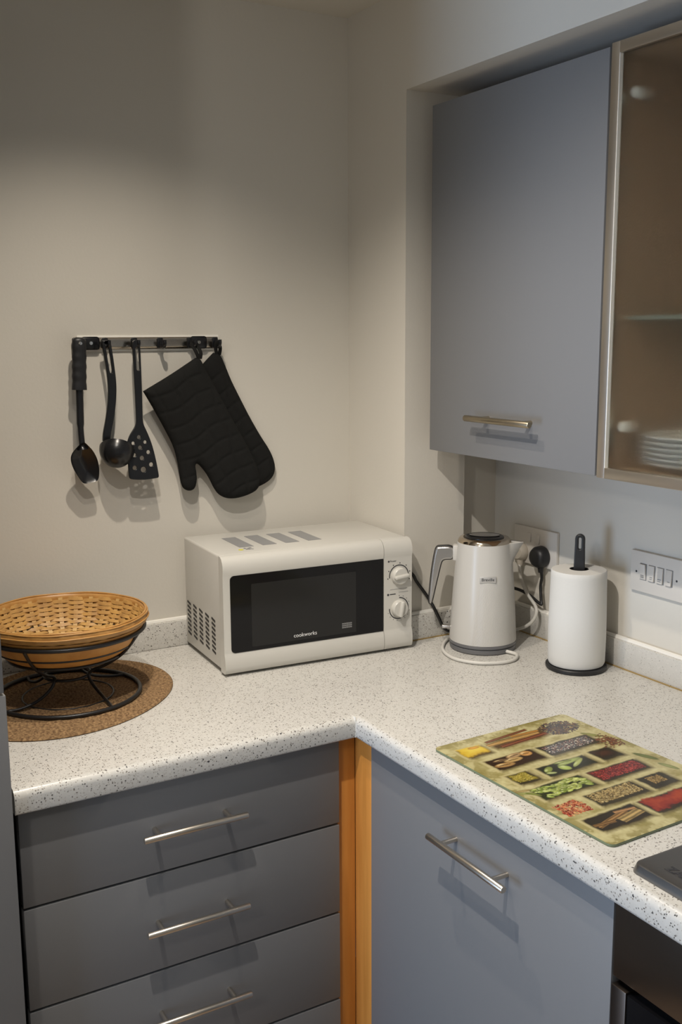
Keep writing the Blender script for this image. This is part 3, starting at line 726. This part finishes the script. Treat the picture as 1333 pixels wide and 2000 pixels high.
# ------------------------------------------------------------------ kettle
KX, KY = .123, -.370
def kettle():
    rz = math.atan2(-.618, .786)
    t = thing('kettle', 'white electric kettle with grey loop handle and black lid', 'kettle', (KX, KY, .0085), rz)
    b = -.0085
    def bodyr(z): return .0735-(z-.02)*(.0735-.0585)/.218 + .0012*math.sin(PI*(z-.02)/.218)
    def fn(r, z, a):
        zz = z-b
        if a > PI: a -= 2*PI
        k = max(0, 1-abs(a)/.42)
        return r+(.027*max(0, (zz-.190)/.048)**1.25*k**1.15 if zz > .19 else 0)
    zs = [.0205+i*(.2375-.0205)/40 for i in range(41)]
    prof = [(.068, .0195+b)]+[(bodyr(z), z+b) for z in zs]+[(.0550, .2385+b)]
    MB().lathe(prof, 120, fn=fn).build('body', M_['kettle'], t, 50)
    MB().lathe([(0, .0125+b), (.0715, .0125+b), (.0738, .0140+b), (.0738, .0185+b), (.0715, .0205+b), (0, .0205+b)], 72).build('foot', M_['basegrey'], t)
    MB().lathe([(.0585, .2365+b), (.0580, .2385+b), (.0565, .2430+b), (.0535, .2465+b), (.0460, .2475+b), (.0425, .2470+b), (.0415, .240+b)], 72).build('lid_ring', M_['gold'], t, 50)
    l = MB().lathe([(.0424, .2440+b), (.0420, .2490+b), (.0400, .2502+b), (.034, .2492+b), (0, .2488+b)], 60).build('lid', M_['blackgloss'], t, 50)
    MB().lathe([(0, .2490+b), (.030, .2490+b), (.033, .2506+b), (.030, .2514+b), (0, .2514+b)], 40, M=Matrix.Translation((0, .009, 0)) @ Matrix.Diagonal((1, .62, 1, 1))).build('lid_grip', M_['silver'], l)
    # handle
    XZk = Matrix(((1, 0, 0, 0), (0, 0, -1, 0), (0, 1, 0, b), (0, 0, 0, 1)))
    outer = [(-.0655, .2265), (-.098, .2250), (-.1035, .2235), (-.1075, .2150), (-.1145, .170), (-.1190, .120), (-.1195, .097), (-.1165, .0945), (-.1125, .0975), (-.1060, .130), (-.0955, .178), (-.0925, .1900), (-.0890, .1950), (-.083, .1970), (-.0655, .1975)]
    ol = chaikin(outer, 2)
    MB().plate([ol], .021, .004, XZk).build('handle', M_['silver'], t, 40)
    c = Vector((-.088, .165)); dk = []
    m = len(ol)
    for i, p in enumerate(ol):
        q = Vector(ol[(i+1) % m])-Vector(ol[i-1]); q.normalize(); nn = Vector((-q.y, q.x))
        dk.append(tuple(Vector(p)+nn*-.0016) if True else p)
    MB().plate([dk], .013, .001, XZk @ Matrix.Translation((0, 0, -.0))).build('handle_trim', M_['blackmatt'], t, 40)
    MB().box(-.068, -.053, -.0115, .0115, .1945+b, .2290+b, bev=.003).build('handle_joint', M_['whitek'], t)
    MB().box(-.0905, -.070, -.007, .007, .0395+b, .0465+b, bev=.002, seg=3).build('switch_lever', M_['silver'], t)
    r = bodyr(.166); A = Matrix.Rotation(math.asin(.009/r), 4, 'Z') @ Matrix.Translation((0, -r, .1660+b)) @ Matrix.Rotation(-.065, 4, 'X')
    p = MB().box(-.0175, .0175, -.0008, .0015, -.0068, .0068, bev=.0006, M=A).build('name_plate', M_['plate'], t)
    MB().text('Breville', .0092, A @ Matrix.Translation((0, -.0010, .0003)) @ Matrix.Rotation(PI/2, 4, 'X'), .0002).build('lettering', M_['ink'], p)
    # power base with its lead
    t2 = thing('kettle_dock', 'grey round dock under the kettle with a white cable looped round it', 'kettle dock', (KX, KY, 0), 0)
    MB().lathe([(0, .0004), (.069, .0004), (.0725, .002), (.0728, .010), (.0705, .0118), (0, .0118)], 72).build('base_plate', M_['basegrey'], t2)
    loop = [(.0080, -.066, .0058), (.0125, -.0765, .0052), (.0165, -.0890, .0046), (.0125, -.1040, .0046), (-.0130, -.1235, .0046), (-.0480, -.1245, .0046), (-.0900, -.1020, .0046), (-.1140, -.0580, .0046), (-.1080, -.0080, .0046), (-.083, .035, .0046), (-.035, .075, .0046), (.03, .083, .006), (.085, .04, .012), (.107, .003, .023), (.119, -.0270, .046), (.128, -.0285, .075), (.137, .0150, .100), (.143, .045, .130), (.1485, .058, .160)]
    MB().tube(spline(loop, 8), .0038, 10).build('cable', M_['cable_w'], t2, 70)['label'] = 'white cable'
    pg = MB(); pg.lathe([(0, 0), (.0195, 0), (.021, .003), (.020, .013), (.016, .019), (0, .020)], 28, M=Matrix.Translation((.2812-KX, -.3120-KY, .1880)) @ Matrix.Rotation(-PI/2, 4, 'Y'))
    pg.tube([(.2735-KX, -.312-KY, .17), (.2735-KX, -.312-KY, .155)], [.009, .006], 12); pg.build('plug', M_['plugw'], t2, 50)['label'] = 'white plug'
kettle()

# ------------------------------------------------------------------ paper roll on its holder
def paper():
    x, y = .199, -.586
    t = thing('paper_towel_holder', 'black kitchen roll holder with a slotted upright', 'holder', (x, y, 0), math.atan2(-.727, .687))
    MB().lathe([(0, .0005), (.060, .0005), (.0625, .002), (.0625, .0075), (.0605, .0095), (0, .0095)], 64).build('base', M_['blackmatt'], t)
    XZk = Matrix(((1, 0, 0, 0), (0, 0, -1, 0), (0, 1, 0, 0), (0, 0, 0, 1)))
    ol = [(.0115, .009), (.0115, .20), (.0100, .262), (.0100, .2715)]+[(.0100*math.cos(a), .2715+.0100*math.sin(a)) for a in [i*PI/10 for i in range(1, 10)]]+[(-.0100, .2715), (-.0100, .262), (-.0115, .20), (-.0115, .009)]
    MB().plate([ol, slot(0, .250, .2745, .0028)], .011, .002, XZk).build('upright', M_['blackmatt'], t, 40)
    def fn(r, z, a): return r*(1+.012*math.cos(2*a+.6)+.008*math.cos(3*a)*min(1, z/.1)) if r > .03 else r
    zs = [.011, .016, .03, .06, .09, .12, .15, .18, .197, .2055]
    pr = [(.0195, .011), (.050, .011)]+[(.0572+.0012*math.sin(z*22)+(-.002 if z < .0115 else 0), z) for z in zs]+[(.0545, .2080), (.0195, .2090), (.0195, .011)]
    r = MB().lathe(pr, 72, fn=fn).build('paper_roll', M_['paper'], None, 50); r.location = (x, y, 0)
    tag(r, 'white roll of kitchen paper on the black holder', 'kitchen roll')
    MB().lathe([(.0185, .012), (.0192, .012), (.0192, .2088), (.0185, .2088), (.0185, .012)], 36).build('core', M_['dark'], r)
paper()

# ------------------------------------------------------------------ sockets and switches
def rocker(parent, y, z, w=.011, h=.027, tilt=0):
    MB().box(-.003, .001, -w/2, w/2, -h/2, h/2, bev=.001, M=Matrix.Translation((XB-.0095, y, z)) @ Matrix.Rotation(tilt, 4, 'Y')).build('rocker', M_['ivory'], parent)
def sockets():
    t = thing('double_socket', 'white double wall socket behind the kettle with two plugs in it', 'socket', (0, 0, 0))
    MB().box(XB-.009, XB-.0002, -.4260, -.2800, .1620, .2480, bev=.002).build('face_plate', M_['ivory'], t)
    for y in (-.335, -.365): rocker(t, y, .224, .011, .021, .12)
    t = thing('grid_switch', 'white four-rocker appliance switch plate to the right of the paper roll', 'switch', (0, 0, 0))
    fp = MB().box(XB-.009, XB-.0002, -.7930, -.6470, .1690, .2520, bev=.002).build('face_plate', M_['ivory'], t)
    for k in range(4):
        y = -.6820-k*.0225
        MB().box(XB-.0094, XB-.0086, y-.0088, y+.0088, .1945, .2285).build('rocker_gap', M_['print'], fp)
        rocker(t, y+.0006, .2118, .0155, .0315, (-.10, .05, .05, .10)[k])
        lab = MB()
        for j in range(2): lab.box(XB-.0134, XB-.0128, y-.0045, y+.0040-.002*(k % 2), .2005+j*.0035, .2018+j*.0035)
        lab.build('rocker_print', M_['print'], fp)
    for y in (-.6635, -.7680):
        MB().lathe([(0, .0005), (.0022, .0005), (.0022, -.002), (0, -.002)], 12, M=Matrix.Translation((XB-.009, y, .2095)) @ Matrix.Rotation(-PI/2, 4, 'Y')).build('screw', M_['ink'], t)
sockets()

# ------------------------------------------------------------------ glass chopping board with its printed picture
def board():
    t = thing('chopping_board', 'glass worktop saver printed with trays of coloured spices near the hob', 'chopping board', (-.3087, -.7931, 0), math.radians(1.78))
    Ws, Ht, Z = .2927, .397, .0044
    nx, ny = 293, 397
    rng = np.random.default_rng(7)
    S, Tt = np.meshgrid((np.arange(nx+1))*Ws/nx, (np.arange(ny+1))*Ht/ny, indexing='ij')
    def noise(sc_, seed):
        g = np.random.default_rng(seed).random((int(Ws*sc_)+3, int(Ht*sc_)+3)); u, v = S*sc_, Tt*sc_
        i, j = u.astype(int), v.astype(int); fu, fv = u-i, v-j
        fu, fv = fu*fu*(3-2*fu), fv*fv*(3-2*fv)
        return g[i, j]*(1-fu)*(1-fv)+g[i+1, j]*fu*(1-fv)+g[i, j+1]*(1-fu)*fv+g[i+1, j+1]*fu*fv
    nz = .5*noise(35, 1)+.3*noise(90, 2)+.2*noise(260, 3)
    col = np.empty(S.shape+(3,))
    a, b = np.array([.38, .33, .13]), np.array([.60, .55, .31])
    k = np.clip((nz-.25)/.5, 0, 1)[..., None]; col[:] = a*(1-k)+b*k
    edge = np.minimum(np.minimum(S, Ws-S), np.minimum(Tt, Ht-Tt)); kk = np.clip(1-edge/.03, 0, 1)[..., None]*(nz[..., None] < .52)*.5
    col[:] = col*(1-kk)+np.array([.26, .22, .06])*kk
    def blend(mask, c): 
        m = np.clip(mask, 0, 1)[..., None]; col[:] = col*(1-m)+np.array(c)*m
    def rect(s0, s1, t0, t1, c, soft=.003, jit=.003):
        d = np.maximum(np.maximum(s0-S, S-s1), np.maximum(t0-Tt, Tt-t1))+(nz-.5)*jit*2
        blend(.5-d/soft, c)
    def ell(cx, cy, ra, rb, ang, c, hi=None):
        i0, i1 = int(max(0, (cx-ra-.002)/Ws*nx)), int(min(nx+1, (cx+ra+.002)/Ws*nx+2)); j0, j1 = int(max(0, (cy-ra-.002)/Ht*ny)), int(min(ny+1, (cy+ra+.002)/Ht*ny+2))
        s, q = S[i0:i1, j0:j1]-cx, Tt[i0:i1, j0:j1]-cy; ca, sa = math.cos(ang), math.sin(ang)
        u, v = (s*ca+q*sa)/ra, (-s*sa+q*ca)/rb; r = u*u+v*v
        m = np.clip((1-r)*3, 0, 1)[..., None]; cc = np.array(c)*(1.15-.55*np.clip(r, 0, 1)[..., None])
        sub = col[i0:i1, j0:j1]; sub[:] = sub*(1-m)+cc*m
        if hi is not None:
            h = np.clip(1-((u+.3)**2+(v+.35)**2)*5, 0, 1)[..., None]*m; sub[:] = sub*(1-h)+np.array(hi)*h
    def tray(s0, s1, t0, t1, c, inner=(.05, .04, .015)):
        rect(s0-.009, s1+.009, t0-.007, t1+.007, (.56, .50, .27), .004)
        rect(s0-.001, s1+.006, t0+.001, t1+.009, (.12, .09, .03), .010)
        rect(s0-.002, s1+.002, t0-.002, t1+.003, inner, .004)
        if c is not None: rect(s0+.002, s1-.002, t0+.002, t1-.003, c, .006, .006)
    def grains(s0, s1, t0, t1, n, ra, rb, cols, hi=None, ang=None):
        for _ in range(n):
            c = np.array(cols[rng.integers(len(cols))])*(.7+.6*rng.random())
            ell(s0+(s1-s0)*rng.random(), t0+(t1-t0)*rng.random(), ra*(.7+.6*rng.random()), rb*(.7+.6*rng.random()), rng.random()*PI if ang is None else ang+(rng.random()-.5)*.9, c, hi)
    # cloves / dark heap
    for _ in range(420):
        r = rng.random()**.6; th = rng.random()*2*PI
        ell(.238+.040*r*math.cos(th), .046+.026*r*math.sin(th), .0042, .0016, rng.random()*PI, np.array([(.10, .075, .075), (.15, .10, .08), (.06, .045, .05), (.22, .12, .05)][rng.integers(4)])*(.7+.5*rng.random()))
    # cinnamon sticks
    def stick(p, q, w_, c):
        cx, cy = (p[0]+q[0])/2, (p[1]+q[1])/2; ln = math.hypot(q[0]-p[0], q[1]-p[1])/2; an = math.atan2(q[1]-p[1], q[0]-p[0])
        ca, sa = math.cos(an), math.sin(an); u = (S-cx)*ca+(Tt-cy)*sa; v = -(S-cx)*sa+(Tt-cy)*ca
        m = (np.clip((ln-np.abs(u))/.0015, 0, 1)*np.clip((w_-np.abs(v))/.0012, 0, 1))[..., None]
        sh = (1.0-.55*(v/w_)**2+.35*np.sin(v/w_*7+nz*3))[..., None]
        col[:] = col*(1-m)+np.clip(np.array(c)*sh, 0.01, 1)*m
    rect(.085, .205, .034, .064, (.14, .08, .02), .012)
    stick((.086, .030), (.185, .022), .0045, (.25, .10, .035)); stick((.140, .032), (.200, .036), .0040, (.50, .26, .06))
    stick((.080, .042), (.195, .044), .0058, (.52, .33, .11)); stick((.098, .058), (.205, .052), .0062, (.27, .10, .045))
    # yellow powder
    tray(.026, .068, .034, .062, None, (.20, .12, .01)); rect(.026, .072, .030, .060, (.66, .47, .02), .006, .008); rect(.036, .066, .034, .050, (.74, .58, .06), .014, .01)
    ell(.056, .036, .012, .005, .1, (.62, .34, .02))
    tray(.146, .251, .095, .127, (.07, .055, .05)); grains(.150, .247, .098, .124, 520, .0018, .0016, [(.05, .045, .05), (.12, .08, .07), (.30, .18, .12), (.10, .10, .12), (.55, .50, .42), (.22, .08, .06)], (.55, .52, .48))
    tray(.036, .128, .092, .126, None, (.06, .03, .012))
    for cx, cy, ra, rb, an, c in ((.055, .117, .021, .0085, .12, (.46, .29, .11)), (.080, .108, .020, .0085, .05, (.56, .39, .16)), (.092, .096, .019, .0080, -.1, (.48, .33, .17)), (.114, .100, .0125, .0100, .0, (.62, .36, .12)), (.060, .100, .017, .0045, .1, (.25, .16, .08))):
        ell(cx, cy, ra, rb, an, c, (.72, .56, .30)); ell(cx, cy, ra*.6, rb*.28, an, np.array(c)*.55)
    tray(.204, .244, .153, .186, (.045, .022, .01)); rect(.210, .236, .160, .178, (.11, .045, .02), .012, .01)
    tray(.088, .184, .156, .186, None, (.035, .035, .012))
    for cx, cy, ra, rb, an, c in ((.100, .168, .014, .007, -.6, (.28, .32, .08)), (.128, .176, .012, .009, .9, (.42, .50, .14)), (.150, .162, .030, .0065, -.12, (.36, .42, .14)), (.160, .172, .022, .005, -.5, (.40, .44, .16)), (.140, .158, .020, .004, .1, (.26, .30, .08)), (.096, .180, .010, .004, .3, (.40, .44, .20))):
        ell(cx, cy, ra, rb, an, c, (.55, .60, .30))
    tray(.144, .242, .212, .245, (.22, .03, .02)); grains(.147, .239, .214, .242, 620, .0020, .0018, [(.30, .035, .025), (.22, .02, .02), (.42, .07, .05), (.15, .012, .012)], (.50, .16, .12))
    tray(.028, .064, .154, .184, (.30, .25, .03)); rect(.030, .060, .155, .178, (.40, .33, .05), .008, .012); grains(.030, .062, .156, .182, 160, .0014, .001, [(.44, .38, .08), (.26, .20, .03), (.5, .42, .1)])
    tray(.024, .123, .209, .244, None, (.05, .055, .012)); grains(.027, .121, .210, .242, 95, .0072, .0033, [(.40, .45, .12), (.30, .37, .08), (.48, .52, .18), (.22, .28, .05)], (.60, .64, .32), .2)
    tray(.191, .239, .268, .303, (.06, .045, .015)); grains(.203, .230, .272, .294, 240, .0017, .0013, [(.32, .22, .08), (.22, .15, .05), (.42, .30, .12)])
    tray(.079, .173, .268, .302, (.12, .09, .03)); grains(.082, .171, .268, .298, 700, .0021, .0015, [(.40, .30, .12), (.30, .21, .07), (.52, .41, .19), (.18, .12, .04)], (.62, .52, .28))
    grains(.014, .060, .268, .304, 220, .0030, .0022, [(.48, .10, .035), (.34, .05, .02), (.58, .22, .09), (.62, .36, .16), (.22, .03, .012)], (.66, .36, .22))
    tray(.132, .262, .326, .362, (.20, .02, .01)); rect(.136, .262, .328, .356, (.34, .045, .015), .006, .01); rect(.15, .25, .334, .346, (.44, .08, .02), .014, .02)
    tray(.022, .115, .324, .360, None, (.05, .035, .015))
    stick((.024, .350), (.095, .333), .0058, (.34, .20, .07)); stick((.066, .352), (.116, .343), .0085, (.44, .32, .13)); stick((.075, .329), (.115, .334), .004, (.46, .27, .12)); stick((.020, .344), (.060, .348), .0045, (.26, .15, .05))
    for cx, cy, ra, rb, an, c in ((.012, .214, .017, .0045, .5, (.34, .35, .13)), (.020, .222, .014, .0035, .9, (.24, .27, .07)), (.014, .205, .015, .004, .2, (.40, .32, .14)), (.270, .214, .024, .0065, 1.2, (.17, .20, .045)), (.262, .100, .020, .0065, 1.0, (.30, .30, .09)), (.271, .260, .020, .006, 1.3, (.30, .32, .12))):
        ell(cx, cy, ra, rb, an, c)
    for _ in range(160): ell(.268+.016*rng.normal()*.6, .137+.018*rng.normal()*.7, .0026, .0018, rng.random()*PI, np.array((.22, .085, .035))*(.6+.7*rng.random()))
    for _ in range(30): ell(.25+.02*rng.random(), .365+.02*rng.random(), .008, .003, .3, (.50, .42, .18))
    lum = col.mean(-1, keepdims=True); col = np.clip((lum+(col-lum)*.92)**1.25*.98, .004, .9)
    # mesh of the printed face
    V = np.stack([S, -Tt, np.full_like(S, Z)], -1).reshape(-1, 3)
    idx = np.arange((nx+1)*(ny+1)).reshape(nx+1, ny+1)
    q = np.stack([idx[:-1, 1:], idx[1:, 1:], idx[1:, :-1], idx[:-1, :-1]], -1).reshape(-1, 4)
    # round the corners by leaving out the corner cells
    r = .010; Sc = (S[:-1, :-1]+S[1:, 1:])/2; Tc = (Tt[:-1, :-1]+Tt[1:, 1:])/2
    dx = np.maximum(np.maximum(r-Sc, Sc-(Ws-r)), 0); dy = np.maximum(np.maximum(r-Tc, Tc-(Ht-r)), 0)
    q = q[(np.hypot(dx, dy) <= r-.0002).reshape(-1)]
    me = bpy.data.meshes.new('printed_face'); me.from_pydata(V.tolist(), [], q.tolist())
    at = me.color_attributes.new('picture', 'FLOAT_COLOR', 'POINT')
    at.data.foreach_set('color', np.concatenate([col.reshape(-1, 3), np.ones((V.shape[0], 1))], 1).astype(np.float32).ravel())
    m, nt, bs, N, L = nodes('printed_glass'); an = N.new('ShaderNodeAttribute'); an.attribute_name = 'picture'
    L.new(an.outputs['Color'], bs.inputs['Base Color']); bs.inputs['Roughness'].default_value = .12; bs.inputs['Specular IOR Level'].default_value = .4
    me.materials.append(m)
    bm = bmesh.new(); bm.from_mesh(me); bmesh.ops.delete(bm, geom=[v for v in bm.verts if not v.link_faces], context='VERTS'); bm.to_mesh(me); bm.free()
    o = bpy.data.objects.new('printed_face', me); C.objects.link(o); o.parent = t; o['label'] = 'picture of spice trays on parchment'
    rr = []
    for cx, cy, s in ((Ws-r, -r, 0), (r, -r, 1), (r, -Ht+r, 2), (Ws-r, -Ht+r, 3)):
        rr += [(cx+r*math.cos(s*PI/2+i*PI/12), cy+r*math.sin(s*PI/2+i*PI/12)) for i in range(7)]
    MB().plate([rr], .0038, .0006, Matrix.Translation((0, 0, .0023))).build('glass_sheet', M_['glassedge'], t)['label'] = 'green glass sheet'
board()
